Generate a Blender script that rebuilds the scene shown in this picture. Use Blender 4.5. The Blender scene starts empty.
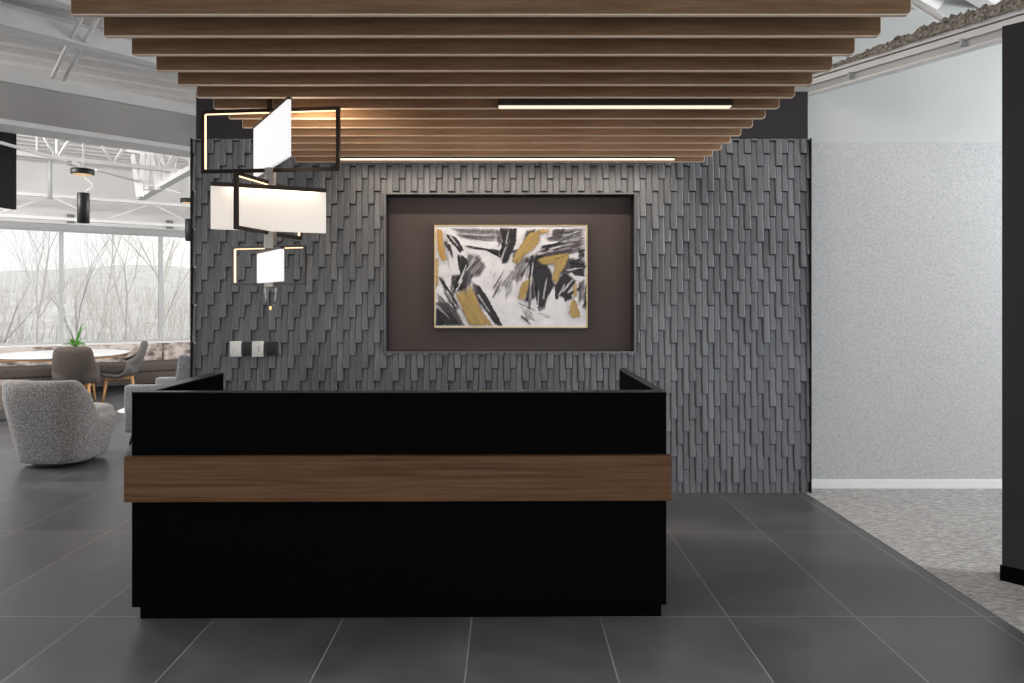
import bpy, bmesh, math, random
from mathutils import Vector, Matrix
random.seed(7)
C = bpy.context.scene.collection
F = 683.0; CX = 508.0; CY = 302.0; EYE = 1.494      # focal length and horizon of the photograph (1024 wide)
def at(px, py, Y):                                   # a point seen at pixel px,py at depth Y
    return Vector(((px-CX)*Y/F, Y, EYE+(CY-py)*Y/F))

# ------------------------------------------------------------------ mesh builder
class MB:
    def __init__(s): s.v=[]; s.f=[]; s.m=[]; s.sm=[]
    def add(s, vs, fs, mi=0, smooth=False):
        b=len(s.v); s.v += [tuple(v) for v in vs]
        for f in fs:
            s.f.append([b+i for i in f]); s.m.append(mi); s.sm.append(smooth)
        return s
    def box(s, x0,x1,y0,y1,z0,z1, mi=0):
        vs=[(x,y,z) for z in (z0,z1) for y in (y0,y1) for x in (x0,x1)]
        return s.add(vs, [(0,2,3,1),(4,5,7,6),(0,1,5,4),(2,6,7,3),(0,4,6,2),(1,3,7,5)], mi)
    def bevbox(s, x0,x1,y0,y1,z0,z1, r=.01, mi=0, seg=2, smooth=True, M=None):
        bm=bmesh.new(); bmesh.ops.create_cube(bm,size=1)
        for v in bm.verts:
            v.co=Vector((x0+(v.co.x+.5)*(x1-x0), y0+(v.co.y+.5)*(y1-y0), z0+(v.co.z+.5)*(z1-z0)))
        bmesh.ops.bevel(bm, geom=bm.edges[:]+bm.verts[:], offset=r, segments=seg, profile=.5, affect='EDGES')
        if M: bmesh.ops.transform(bm, matrix=M, verts=bm.verts[:])
        s.bm(bm, mi, smooth); return s
    def bm(s, bm, mi=0, smooth=False):
        bm.verts.ensure_lookup_table(); bm.verts.index_update()
        s.add([v.co[:] for v in bm.verts], [[v.index for v in f.verts] for f in bm.faces], mi, smooth); bm.free()
    def obox(s, o, ux, uy, a0,a1,b0,b1,z0,z1, mi=0):     # oriented box: o + a*ux + b*uy + z
        vs=[]
        for z in (z0,z1):
            for b in (b0,b1):
                for a in (a0,a1):
                    p=Vector(o)+Vector(ux)*a+Vector(uy)*b; vs.append((p.x,p.y,p.z+z))
        return s.add(vs, [(0,2,3,1),(4,5,7,6),(0,1,5,4),(2,6,7,3),(0,4,6,2),(1,3,7,5)], mi)
    def tube(s, p, q, r0, r1=None, n=8, mi=0, caps=True, smooth=True):
        r1 = r0 if r1 is None else r1
        p=Vector(p); q=Vector(q); d=(q-p).normalized()
        a=d.orthogonal().normalized(); b=d.cross(a)
        vs=[]
        for c,r in ((p,r0),(q,r1)):
            for i in range(n):
                t=2*math.pi*i/n; vs.append(c+a*(r*math.cos(t))+b*(r*math.sin(t)))
        fs=[(i,(i+1)%n,n+(i+1)%n,n+i) for i in range(n)]
        s.add(vs,fs,mi,smooth)
        if caps: s.add(vs,[list(range(n))[::-1],list(range(n,2*n))],mi)
        return s
    def bar(s, p, q, w, h, mi=0, up=(0,0,1)):            # rectangular bar between two points
        p=Vector(p); q=Vector(q); d=(q-p).normalized(); u=Vector(up)
        a=d.cross(u)
        if a.length<1e-4: a=d.cross(Vector((1,0,0)))
        a.normalize(); b=a.cross(d).normalized()
        vs=[c+a*(w/2*i)+b*(h/2*j) for c in (p,q) for j in (-1,1) for i in (-1,1)]
        return s.add(vs,[(0,2,3,1),(4,5,7,6),(0,1,5,4),(2,6,7,3),(0,4,6,2),(1,3,7,5)],mi)
    def path(s, pts, rs, n=8, mi=0, smooth=True):
        pts=[Vector(p) for p in pts]; k=len(pts); vs=[]
        if not isinstance(rs,(list,tuple)): rs=[rs]*k
        a=None
        for i,p in enumerate(pts):
            d=(pts[min(i+1,k-1)]-pts[max(i-1,0)]).normalized()
            a = d.orthogonal().normalized() if a is None else (a-d*a.dot(d)).normalized()
            b=d.cross(a)
            for j in range(n):
                t=2*math.pi*j/n; vs.append(p+a*(rs[i]*math.cos(t))+b*(rs[i]*math.sin(t)))
        fs=[(i*n+j,i*n+(j+1)%n,(i+1)*n+(j+1)%n,(i+1)*n+j) for i in range(k-1) for j in range(n)]
        s.add(vs,fs,mi,smooth); s.add(vs,[list(range(n))[::-1],list(range((k-1)*n,k*n))],mi)
        return s
    def lathe(s, prof, c=(0,0,0), n=32, mi=0, smooth=True):
        vs=[]; k=len(prof)
        for r,z in prof:
            for j in range(n):
                t=2*math.pi*j/n; vs.append((c[0]+r*math.cos(t),c[1]+r*math.sin(t),c[2]+z))
        fs=[(i*n+j,i*n+(j+1)%n,(i+1)*n+(j+1)%n,(i+1)*n+j) for i in range(k-1) for j in range(n)]
        s.add(vs,fs,mi,smooth); s.add(vs,[list(range(n))[::-1],list(range((k-1)*n,k*n))],mi)
        return s
    def prism(s, poly, y0, y1, mi=0, side=None):         # polygon in x,z extruded along y
        n=len(poly); side = mi if side is None else side
        vs=[(x,y0,z) for x,z in poly]+[(x,y1,z) for x,z in poly]
        s.add(vs,[list(range(n)),list(range(2*n-1,n-1,-1))],mi)
        return s.add(vs,[(i,n+i,n+(i+1)%n,(i+1)%n) for i in range(n)],side)
    def build(s, name, mats, parent=None, loc=None, rz=None, fix=True):
        me=bpy.data.meshes.new(name); me.from_pydata(s.v,[],s.f)
        mats = mats if isinstance(mats,(list,tuple)) else [mats]
        for m in mats: me.materials.append(m)
        for p,mi,sm in zip(me.polygons,s.m,s.sm): p.material_index=mi; p.use_smooth=sm
        if fix:
            bm=bmesh.new(); bm.from_mesh(me)
            bmesh.ops.remove_doubles(bm,verts=bm.verts[:],dist=1e-6)
            bmesh.ops.recalc_face_normals(bm,faces=bm.faces[:]); bm.to_mesh(me); bm.free()
        me.update()
        o=bpy.data.objects.new(name,me); C.objects.link(o)
        if parent: o.parent=parent
        if loc is not None: o.location=loc
        if rz is not None: o.rotation_euler=(0,0,rz)
        return o
def tag(o,label,cat,group=None,kind=None):
    o['label']=label; o['category']=cat
    if group: o['group']=group
    if kind: o['kind']=kind
    return o
def thing(name,label,cat,loc=(0,0,0),rz=0,group=None):
    o=bpy.data.objects.new(name,None); C.objects.link(o); o.location=loc; o.rotation_euler=(0,0,rz)
    o.empty_display_size=.1
    return tag(o,label,cat,group)
def struct(o,label=None):
    o['kind']='structure'
    if label: o['label']=label
    return o
def subsurf(o,n=2):
    m=o.modifiers.new('s','SUBSURF'); m.levels=n; m.render_levels=n; return o

# ------------------------------------------------------------------ materials
def new_mat(name):
    m=bpy.data.materials.new(name); m.use_nodes=True
    nt=m.node_tree; return m,nt,nt.nodes['Principled BSDF']
def srgb(r,g,b):
    f=lambda c:(c/255/12.92) if c/255<=.04045 else ((c/255+.055)/1.055)**2.4
    return (f(r),f(g),f(b),1)
def plain(name,col,rough=.5,metal=0,spec=.5):
    m,nt,b=new_mat(name)
    b.inputs['Base Color'].default_value=col; b.inputs['Roughness'].default_value=rough
    b.inputs['Metallic'].default_value=metal; b.inputs['Specular IOR Level'].default_value=spec
    return m
def glow(name,col,strength):
    m=bpy.data.materials.new(name); m.use_nodes=True; nt=m.node_tree; nt.nodes.clear()
    e=nt.nodes.new('ShaderNodeEmission'); e.inputs[0].default_value=col; e.inputs[1].default_value=strength
    o=nt.nodes.new('ShaderNodeOutputMaterial'); nt.links.new(e.outputs[0],o.inputs[0]); return m
def coords(nt,scale=(1,1,1),rot=(0,0,0),kind='Object'):
    tc=nt.nodes.new('ShaderNodeTexCoord'); mp=nt.nodes.new('ShaderNodeMapping')
    mp.inputs['Scale'].default_value=scale; mp.inputs['Rotation'].default_value=rot
    nt.links.new(tc.outputs[kind],mp.inputs[0]); return mp.outputs[0]
def noise(nt,vec,scale,detail=4,rough=.55,dist=0):
    n=nt.nodes.new('ShaderNodeTexNoise'); n.inputs['Scale'].default_value=scale
    n.inputs['Detail'].default_value=detail; n.inputs['Roughness'].default_value=rough; n.inputs['Distortion'].default_value=dist
    nt.links.new(vec,n.inputs['Vector']); return n.outputs['Fac']
def ramp(nt,fac,stops):
    r=nt.nodes.new('ShaderNodeValToRGB'); el=r.color_ramp.elements
    while len(el)>1: el.remove(el[-1])
    el[0].position=stops[0][0]; el[0].color=stops[0][1]
    for p,c in stops[1:]:
        e=el.new(p); e.color=c
    nt.links.new(fac,r.inputs[0]); return r.outputs[0]
def bump(nt,b,h,strength=.3,dist=.01):
    n=nt.nodes.new('ShaderNodeBump'); n.inputs['Strength'].default_value=strength; n.inputs['Distance'].default_value=dist
    nt.links.new(h,n.inputs['Height']); nt.links.new(n.outputs[0],b.inputs['Normal'])
def math_(nt,op,a,b=None,clamp=False):
    n=nt.nodes.new('ShaderNodeMath'); n.operation=op; n.use_clamp=clamp
    for i,x in enumerate((a,b)):
        if x is None: continue
        if isinstance(x,(int,float)): n.inputs[i].default_value=x
        else: nt.links.new(x,n.inputs[i])
    return n.outputs[0]
def mix(nt,fac,a,b,mode='MIX'):
    n=nt.nodes.new('ShaderNodeMix'); n.data_type='RGBA'; n.blend_type=mode
    for sock,x in ((n.inputs[0],fac),(n.inputs[6],a),(n.inputs[7],b)):
        if isinstance(x,(int,float)): sock.default_value=x
        elif isinstance(x,tuple): sock.default_value=x
        else: nt.links.new(x,sock)
    return n.outputs[2]
def noisy(name,c0,c1,scale=20,stretch=(1,1,1),rough=.7,spec=.3,detail=5,lo=.3,hi=.7,bmp=0,bd=.005,metal=0):
    m,nt,b=new_mat(name); v=coords(nt,stretch); f=noise(nt,v,scale,detail)
    nt.links.new(ramp(nt,f,[(lo,c0),(hi,c1)]),b.inputs['Base Color'])
    b.inputs['Roughness'].default_value=rough; b.inputs['Specular IOR Level'].default_value=spec; b.inputs['Metallic'].default_value=metal
    if bmp: bump(nt,b,f,bmp,bd)
    return m
def wood(name,dark,mid,light,stretch=(1.2,14,14),scale=3,rough=.55,spec=.3):
    m,nt,b=new_mat(name); v=coords(nt,stretch)
    f=noise(nt,v,scale,6,.6,.35); g=noise(nt,coords(nt,(stretch[0]*2.5,stretch[1]*7,stretch[2]*7)),scale,4,.6)
    c=ramp(nt,f,[(.28,dark),(.5,mid),(.72,light)])
    g2=ramp(nt,g,[(.3,(.72,.72,.72,1)),(.65,(1,1,1,1))])
    nt.links.new(mix(nt,1.0,c,g2,'MULTIPLY'),b.inputs['Base Color'])
    b.inputs['Roughness'].default_value=rough; b.inputs['Specular IOR Level'].default_value=spec
    bump(nt,b,g,.08,.002); return m

M={}
# floor tiles: 0.607 x 1.205 m, joints found from the photo
def floor_mat():
    m,nt,b=new_mat('slate_grey_floor_tile')
    tc=nt.nodes.new('ShaderNodeTexCoord'); sp=nt.nodes.new('ShaderNodeSeparateXYZ'); nt.links.new(tc.outputs['Object'],sp.inputs[0])
    def joint(axis,off,per,w):
        a=math_(nt,'DIVIDE',math_(nt,'SUBTRACT',sp.outputs[axis],off),per)
        fr=math_(nt,'FRACT',a); d=math_(nt,'ABSOLUTE',math_(nt,'SUBTRACT',fr,.5))
        return math_(nt,'GREATER_THAN',d,.5-w/2/per), math_(nt,'FLOOR',a)
    jx,ix=joint(0,-.171,.607,.0055); jy,iy=joint(1,3.244-1.2045*8,1.2045,.0045)
    j=math_(nt,'MAXIMUM',jx,jy)
    cmb=nt.nodes.new('ShaderNodeCombineXYZ'); nt.links.new(ix,cmb.inputs[0]); nt.links.new(iy,cmb.inputs[1])
    wn=nt.nodes.new('ShaderNodeTexWhiteNoise'); nt.links.new(cmb.outputs[0],wn.inputs['Vector'])
    add=nt.nodes.new('ShaderNodeVectorMath'); add.operation='ADD'
    sc=nt.nodes.new('ShaderNodeVectorMath'); sc.operation='SCALE'; sc.inputs['Scale'].default_value=9
    nt.links.new(wn.outputs['Color'],sc.inputs[0]); nt.links.new(tc.outputs['Object'],add.inputs[0]); nt.links.new(sc.outputs[0],add.inputs[1])
    n1=noise(nt,add.outputs[0],1.6,7,.6,.4); n2=noise(nt,add.outputs[0],60,3)
    col=ramp(nt,n1,[(.3,(.050,.050,.053,1)),(.52,(.075,.075,.079,1)),(.75,(.115,.114,.119,1))])
    tint=ramp(nt,wn.outputs['Value'],[(0,(.88,.88,.88,1)),(1,(1.08,1.08,1.09,1))])
    col=mix(nt,1.0,col,tint,'MULTIPLY')
    nt.links.new(mix(nt,j,col,(.24,.225,.205,1)),b.inputs['Base Color'])
    rg=ramp(nt,n1,[(.3,(.30,)*3+(1,)),(.7,(.42,)*3+(1,))]); nt.links.new(rg,b.inputs['Roughness'])
    b.inputs['Specular IOR Level'].default_value=.6
    h=math_(nt,'SUBTRACT',math_(nt,'MULTIPLY',n2,.1),j); bump(nt,b,h,.25,.002)
    return m
M['floor']=floor_mat()
def carpet_mat():
    m,nt,b=new_mat('grey_streaked_carpet')
    n1=noise(nt,coords(nt,(5,26,1)),3.0,6,.75,.6); n2=noise(nt,coords(nt,(60,190,1)),3,3,.7); n3=noise(nt,coords(nt,(1,1,1)),.9,2)
    f=math_(nt,'ADD',math_(nt,'MULTIPLY',n1,.55),math_(nt,'MULTIPLY',n2,.45))
    c=ramp(nt,f,[(.36,(.115,.113,.112,1)),(.5,(.33,.325,.322,1)),(.62,(.68,.675,.67,1))])
    nt.links.new(c,b.inputs['Base Color']); b.inputs['Roughness'].default_value=.95; b.inputs['Specular IOR Level'].default_value=.1
    bump(nt,b,f,.6,.008); return m
M['carpet']=carpet_mat()
def tile_mat():
    m,nt,b=new_mat('charcoal_ridged_ceramic')
    at_=nt.nodes.new('ShaderNodeAttribute'); at_.attribute_name='tint'
    n=noise(nt,coords(nt,(60,60,3.5)),2.2,6,.65); n2=noise(nt,coords(nt,(1,1,.5)),1.3,3)
    f=math_(nt,'ADD',math_(nt,'MULTIPLY',n,.6),math_(nt,'ADD',math_(nt,'MULTIPLY',at_.outputs['Fac'],.18),math_(nt,'MULTIPLY',n2,.25)))
    c=ramp(nt,f,[(.28,(.078,.082,.090,1)),(.52,(.128,.133,.144,1)),(.8,(.205,.212,.227,1))])
    nt.links.new(c,b.inputs['Base Color']); b.inputs['Roughness'].default_value=.38; b.inputs['Specular IOR Level'].default_value=.5
    bump(nt,b,n,.25,.002); return m
M['tile']=tile_mat()
M['charcoal_paint']=plain('charcoal_wall_paint',(.032,.029,.033,1),.8,0,.2)
M['niche_paint']=plain('taupe_brown_niche_paint',(.092,.074,.070,1),.75,0,.2)
M['niche_trim']=plain('gunmetal_trim',(.16,.16,.17,1),.45,.6)
M['pale_paint']=noisy('pale_grey_wall_paint',(.47,.49,.485,1),(.51,.525,.52,1),1.5,rough=.85,spec=.2)
M['white_paint']=plain('white_trim_paint',(.78,.78,.77,1),.6)
def felt_mat():
    m,nt,b=new_mat('heathered_grey_felt')
    n=noise(nt,coords(nt),62,4,.75); n2=noise(nt,coords(nt),150,2,.6)
    f=math_(nt,'ADD',math_(nt,'MULTIPLY',n,.7),math_(nt,'MULTIPLY',n2,.3))
    c=ramp(nt,f,[(.36,(.37,.375,.385,1)),(.5,(.47,.475,.485,1)),(.64,(.57,.57,.575,1))])
    nt.links.new(c,b.inputs['Base Color']); b.inputs['Roughness'].default_value=.95; b.inputs['Specular IOR Level'].default_value=.08
    bump(nt,b,f,.3,.002); return m
M['felt']=felt_mat()
M['deck']=noisy('galvanised_deck_paint',(.66,.645,.63,1),(.76,.745,.73,1),2,rough=.6,spec=.3)
M['steel_white']=noisy('white_painted_steel',(.74,.73,.72,1),(.83,.82,.81,1),6,rough=.5,spec=.4)
M['bulkhead']=noisy('grey_bulkhead_paint',(.36,.345,.335,1),(.43,.415,.40,1),1.2,rough=.7,spec=.2)
M['fireproof']=noisy('rough_fireproofing',(.07,.055,.045,1),(.55,.49,.42,1),60,rough=.95,spec=.05,detail=6,lo=.32,hi=.66,bmp=.9,bd=.02)
M['baffle']=wood('walnut_print_baffle_face',(.160,.090,.050,1),(.218,.130,.077,1),(.270,.168,.105,1),(1.3,20,20),2.4,.7,.04)
M['baffle_edge']=noisy('pale_felt_core',(.74,.58,.46,1),(.82,.66,.53,1),40,rough=.85,spec=.1)
M['walnut']=wood('walnut_veneer',(.085,.042,.021,1),(.140,.072,.037,1),(.200,.108,.058,1),(.55,9,20),2.6,.5,.07)
M['black_lam']=plain('black_laminate',(.0012,.0012,.0013,1),.6,0,.03)
M['black_top']=plain('black_counter_cap',(.02,.02,.021,1),.33,0,.5)
M['black_metal']=plain('black_metal',(.012,.012,.013,1),.45,0,.4)
M['bronze']=plain('dark_bronze_metal',(.030,.022,.018,1),.38,.75)
M['bronze_satin']=plain('satin_bronze_metal',(.10,.09,.085,1),.35,.8)
M['nickel']=plain('brushed_nickel',(.42,.38,.34,1),.35,.9)
M['gold']=plain('thin_gold_leaf_frame',(.62,.45,.20,1),.4,.7)
M['canvas']=noisy('white_canvas_ground',(.70,.69,.73,1),(.84,.83,.86,1),18,(1,1,1),.7,.2,bmp=.2,bd=.001)
M['plate_white']=plain('white_plastic_plate',(.82,.82,.80,1),.4)
M['plate_dark']=plain('dark_plastic_plate',(.018,.017,.018,1),.5)
M['led']=glow('warm_linear_lens',(1,.86,.64,1),1.25)
M['led_wash']=glow('warm_wall_wash_lens',(1,.84,.66,1),2.2)
M['led_strip']=glow('warm_light_strip',(1,.66,.38,1),2.6)
M['led_graze']=glow('warm_grazing_strip',(1,.74,.48,1),13)
M['canopy_glow']=glow('warm_canopy_lens',(1,.70,.40,1),.8)
M['speaker']=plain('mid_grey_plastic',(.20,.20,.20,1),.6)
M['amber']=glow('amber_finial_light',(1,.55,.2,1),2.5)
def shade_mat(name,col,em,es):
    m,nt,b=new_mat(name)
    v=coords(nt,(30,30,300)); f=noise(nt,v,3,2)
    nt.links.new(ramp(nt,f,[(.3,tuple(c*.93 for c in col[:3])+(1,)),(.7,col)]),b.inputs['Base Color'])
    b.inputs['Roughness'].default_value=.8; b.inputs['Specular IOR Level'].default_value=.1
    b.inputs['Emission Color'].default_value=em; b.inputs['Emission Strength'].default_value=es
    return m
M['shade_cool']=shade_mat('glowing_white_linen_shade',(.80,.80,.81,1),(1,.98,.98,1),.62)
M['shade_warm']=shade_mat('glowing_cream_linen_shade',(.80,.78,.74,1),(1,.88,.78,1),.46)
def glass_mat(name,refl=.9,tint=(1,1,1,1)):
    m=bpy.data.materials.new(name); m.use_nodes=True; nt=m.node_tree; nt.nodes.clear()
    t=nt.nodes.new('ShaderNodeBsdfTransparent'); t.inputs[0].default_value=tint
    g=nt.nodes.new('ShaderNodeBsdfGlossy'); g.inputs['Roughness'].default_value=.03
    fr=nt.nodes.new('ShaderNodeFresnel'); fr.inputs[0].default_value=1.45
    k=math_(nt,'MULTIPLY',fr.outputs[0],refl)
    mx=nt.nodes.new('ShaderNodeMixShader'); nt.links.new(k,mx.inputs[0]); nt.links.new(t.outputs[0],mx.inputs[1]); nt.links.new(g.outputs[0],mx.inputs[2])
    o=nt.nodes.new('ShaderNodeOutputMaterial'); nt.links.new(mx.outputs[0],o.inputs[0]); return m
M['glass']=glass_mat('tinted_window_glass',.25,(.585,.58,.57,1))
M['glass_clear']=glass_mat('clear_window_glass',.7,(.97,.98,.98,1))
M['alu']=plain('silver_grey_aluminium',(.46,.47,.475,1),.45,.1)
def boucle(name,c0,c1,scale=75):
    m,nt,b=new_mat(name); vo=nt.nodes.new('ShaderNodeTexVoronoi'); vo.inputs['Scale'].default_value=scale
    nt.links.new(coords(nt),vo.inputs['Vector']); n=noise(nt,coords(nt),scale*.55,3,.7)
    f=math_(nt,'ADD',math_(nt,'MULTIPLY',vo.outputs['Distance'],.6),math_(nt,'MULTIPLY',n,.5))
    nt.links.new(ramp(nt,f,[(.3,c1),(.62,c0)]),b.inputs['Base Color'])
    b.inputs['Roughness'].default_value=.95; b.inputs['Specular IOR Level'].default_value=.1
    b.inputs['Sheen Weight'].default_value=.15
    bump(nt,b,f,-.8 if False else .6,.006); return m
M['boucle']=boucle('grey_boucle_fabric',(.20,.19,.184,1),(.50,.478,.46,1),85)
M['grey_fabric']=boucle('grey_woven_fabric',(.17,.17,.175,1),(.40,.40,.405,1),120)
M['taupe']=noisy('taupe_brown_fabric',(.080,.066,.057,1),(.115,.097,.085,1),60,rough=.9,spec=.1,bmp=.2,bd=.002)
M['grey_dining']=noisy('dark_grey_fabric',(.10,.095,.092,1),(.15,.142,.138,1),60,rough=.9,spec=.1)
M['tan']=noisy('tan_fabric',(.20,.165,.14,1),(.26,.215,.185,1),60,rough=.9,spec=.1)
def banq_mat():
    m,nt,b=new_mat('patterned_beige_fabric')
    vo=nt.nodes.new('ShaderNodeTexVoronoi'); vo.inputs['Scale'].default_value=6.5
    nt.links.new(coords(nt,(1,1,1.5)),vo.inputs['Vector']); n=noise(nt,coords(nt),9,5,.7,.6)
    f=math_(nt,'ADD',math_(nt,'MULTIPLY',vo.outputs['Distance'],.45),math_(nt,'MULTIPLY',n,.6))
    nt.links.new(ramp(nt,f,[(.36,(.13,.10,.085,1)),(.5,(.33,.28,.25,1)),(.62,(.58,.52,.48,1))]),b.inputs['Base Color'])
    b.inputs['Roughness'].default_value=.9; bump(nt,b,f,.4,.02); return m
M['banquette']=banq_mat()
M['oak']=wood('honey_oak_leg',(.40,.20,.07,1),(.52,.28,.11,1),(.60,.35,.16,1),(14,14,1.5),3)
M['white_lam']=plain('white_laminate',(.82,.82,.82,1),.3)
M['leaf']=noisy('green_leaf',(.045,.16,.03,1),(.16,.40,.07,1),14,rough=.45,spec=.4)
M['pot']=plain('grey_ceramic',(.25,.25,.26,1),.4)
M['black_felt']=noisy('charcoal_felt',(.016,.016,.017,1),(.026,.026,.027,1),40,rough=.95,spec=.05)
M['bark']=noisy('pale_winter_bark',(.76,.73,.69,1),(.88,.86,.83,1),9,(1,1,.3),.9,.1)
M['hill']=noisy('dry_winter_brush',(.70,.675,.635,1),(.92,.91,.885,1),1.6,(1,1,2.2),.95,.05,detail=9,lo=.36,hi=.64)
M['crystal']=glass_mat('clear_crystal',1.6,(.86,.86,.88,1))

# ------------------------------------------------------------------ setting: floor and walls
RX=2.36; LX=-2.47; WY=5.34
o=struct(MB().box(-14,2.325,-3.2,18,-.12,0).build('floor',M['floor']),'dark grey rectangular stone-look floor tiles')
o=struct(MB().box(2.325,9,-3.2,5.6,-.12,.004).build('floor_carpet',M['carpet']),'grey streaked carpet beside the dark tiles')
# dark feature wall with a recessed niche
NX0,NX1,NZ0,NZ1=-.955,.987,1.108,2.335
WT=3.15
w=MB(); yf,yb=WY+.035,WY+.30
w.box(-2.455,NX0,yf,yb,0,WT,0).box(NX1,RX,yf,yb,0,WT,0).box(NX0,NX1,yf,yb,0,NZ0,0).box(NX0,NX1,yf,yb,NZ1,WT,0)
w.box(NX0,NX1,yf+.125,yb,NZ0,NZ1,1)
wall_front=struct(w.build('wall_front',[M['charcoal_paint'],M['niche_paint']],fix=False),'charcoal feature wall with a recessed niche behind the desk')
# niche trim
n=MB(); t=.012
for a in ((NX0-t,NX0,NZ0-t,NZ1+t),(NX1,NX1+t,NZ0-t,NZ1+t),(NX0,NX1,NZ0-t,NZ0),(NX0,NX1,NZ1,NZ1+t)):
    n.box(a[0],a[1],WY-.012,WY+.06,a[2],a[3])
n.build('niche_trim',M['niche_trim'],wall_front)
# ridged tile cladding: staggered vertical tiles, each with its own depth
TL,TWD=.2965,.0483
def rect_minus(r,h):
    x0,x1,z0,z1=r; a0,a1,b0,b1=h
    if x1<=a0 or x0>=a1 or z1<=b0 or z0>=b1: return [r]
    out=[]
    if z1>b1: out.append((x0,x1,b1,z1))
    if z0<b0: out.append((x0,x1,z0,b0))
    zz0,zz1=max(z0,b0),min(z1,b1)
    if x0<a0: out.append((x0,a0,zz0,zz1))
    if x1>a1: out.append((a1,x1,zz0,zz1))
    return out
tl=MB(); tints=[]
k0=math.floor((LX-1.0547)/TWD)-1; TT=2.770
rng=random.Random(3)
for k in range(k0,k0+104):
    xc=1.0547+k*TWD; x0,x1=xc-TWD/2,xc+TWD/2
    x0,x1=max(x0,LX),min(x1,RX)
    if x1-x0<.006: continue
    zb=1.867+.0988*(k%3)
    zb-=math.ceil(zb/TL)*TL
    colbase=rng.choice((0,.006,.010,.003))
    while zb<TT:
        d=.008+colbase*.15+rng.choice((0,0,0,.002,.004,.007 if x0>1.3 else .003))
        tilt=rng.uniform(.019,.024); skew=rng.uniform(-.002,.003)
        for (a,b,c,e) in rect_minus((x0,x1,max(zb,0.0),min(zb+TL,TT)),(NX0-t,NX1+t,NZ0-t,NZ1+t)):
            if e-c<.008 or b-a<.006: continue
            g=.0007; a+=g; b-=g; c+=g; e-=.007 if e<TT-.001 and abs(e-zb-TL)<1e-6 else g; ch=min(.009,(b-a)*.3)
            vs=[]
            for z in (c,e):
                fr=(z-zb)/TL; y=WY+.022-d-tilt*(1-fr)
                vs+=[(a,WY+.04,z),(a,y+ch*.55+skew,z),(a+ch,y+skew,z),(b-ch,y-skew,z),(b,y+ch*.55-skew,z),(b,WY+.04,z)]
            tl.add(vs,[(0,1,7,6),(1,2,8,7),(2,3,9,8),(3,4,10,9),(4,5,11,10),(0,5,4,3,2,1),(6,7,8,9,10,11)])
            tints+=[rng.random()]*7
        zb+=TL
cl=tl.build('tile_cladding',M['tile'],wall_front,fix=False)
atr=cl.data.attributes.new('tint','FLOAT','FACE')
for i,v in enumerate(tints): atr.data[i].value=v
bm=bmesh.new(); bm.from_mesh(cl.data); bmesh.ops.recalc_face_normals(bm,faces=bm.faces[:]); bm.to_mesh(cl.data); bm.free()
et=MB(); et.box(RX+.0005,RX+.004,WY-.024,WY+.04,.0,TT+.002); et.box(LX-.004,LX-.0005,WY-.024,WY+.04,0,TT+.002)
et.build('edge_trim',M['black_metal'],wall_front)
# pale wall to the right, felt panel and baseboard
struct(MB().box(1.6,9,5.48,5.62,0,3.95).build('wall_back',M['pale_paint']),'pale grey wall at the end of the carpet')
bx=MB(); bx.bevbox(RX+.004,4.6,5.455,5.478,.078,2.765,.003,0,1,False)
tag(bx.build('acoustic_panel',M['felt']),'heathered grey felt panel covering the pale wall above its white baseboard','acoustic panel')
bb=MB(); bb.box(RX+.013,4.6,5.446,5.4545,.006,.074).box(RX+.013,4.6,5.450,5.4545,.074,.080)
struct(bb.build('baseboard_back',M['white_paint']),'white baseboard under the grey felt panel')
tr=MB(); tr.box(RX+.001,RX+.012,5.447,5.478,.006,3.1)
struct(tr.build('trim_1',M['white_paint']),'pale corner strip where the grey felt wall meets the dark wall')
# dark partition at the right edge
pd=Vector((.69,-.724,0)).normalized(); pn=Vector((.724,.69,0)).normalized()
p0=Vector((2.646,3.658,0))
pw=MB(); pw.obox(p0,pd,pn,0,2.6,0,.14,.004,2.97)
part=struct(pw.build('wall_right',M['charcoal_paint']),'dark charcoal partition end at the right edge')
pbm=MB(); pbm.obox(p0,pd,pn,-.008,2.6,-.010,.0,.004,.085); pbm.build('baseboard',M['black_lam'],part)
# rear and side walls, behind the camera
rw=MB().box(-14,-3.5,-3.35,-3.2,0,3.95).box(-3.5,9,-3.35,-3.2,2.65,3.95).box(-3.5,9,-3.35,-3.2,0,.10)
struct(rw.build('wall_rear',M['bulkhead']))
for i in range(5):
    x0=-3.5+2.5*i; e=.03
    fm=MB().box(x0,x0+e,-3.33,-3.25,.10,2.65).box(x0+2.5-e,x0+2.5,-3.33,-3.25,.10,2.65).box(x0+e,x0+2.5-e,-3.33,-3.25,.10,.14).box(x0+e,x0+2.5-e,-3.33,-3.25,2.60,2.65)
    wo=struct(fm.build('window_%d'%(i+9),M['alu']))
    MB().box(x0+e,x0+2.5-e,-3.295,-3.285,.14,2.60).build('pane',M['glass_clear'],wo)
struct(MB().box(8.9,9.05,-3.2,.6,0,3.95).build('wall_side',M['pale_paint']))

# ------------------------------------------------------------------ window wall, turned to the room
u=Vector((.823,.568,0)).normalized(); nn=Vector((-u.y,u.x,0))     # along the glass, outwards
W0=Vector((-7.175,12.0,0)); SILL,HEAD=.781,2.735
A0,A1=-9.0,9.0
ww=MB(); ww.obox(W0,u,nn,A0,A1,.02,.24,0,SILL-.03)
ww.obox(W0,u,nn,A0,A1,.02,.24,HEAD+.06,3.84)
wl=struct(ww.build('wall_left',M['deck']),'pale wall above and below the row of windows')
hd=MB(); hd.obox(W0,u,nn,A0,A1,-.06,.0199,HEAD+.0855,HEAD+.36)
struct(hd.build('trim_2',M['deck']),'pale band above the windows')
h2=MB(); h2.obox(W0,u,nn,A0,A1,-.02,.05,HEAD-.01,HEAD+.085)
struct(h2.build('trim_3',M['alu']),'grey window head')
sl=MB(); sl.obox(W0,u,nn,A0,A1,-.07,.22,SILL-.04,SILL-.005)
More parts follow.
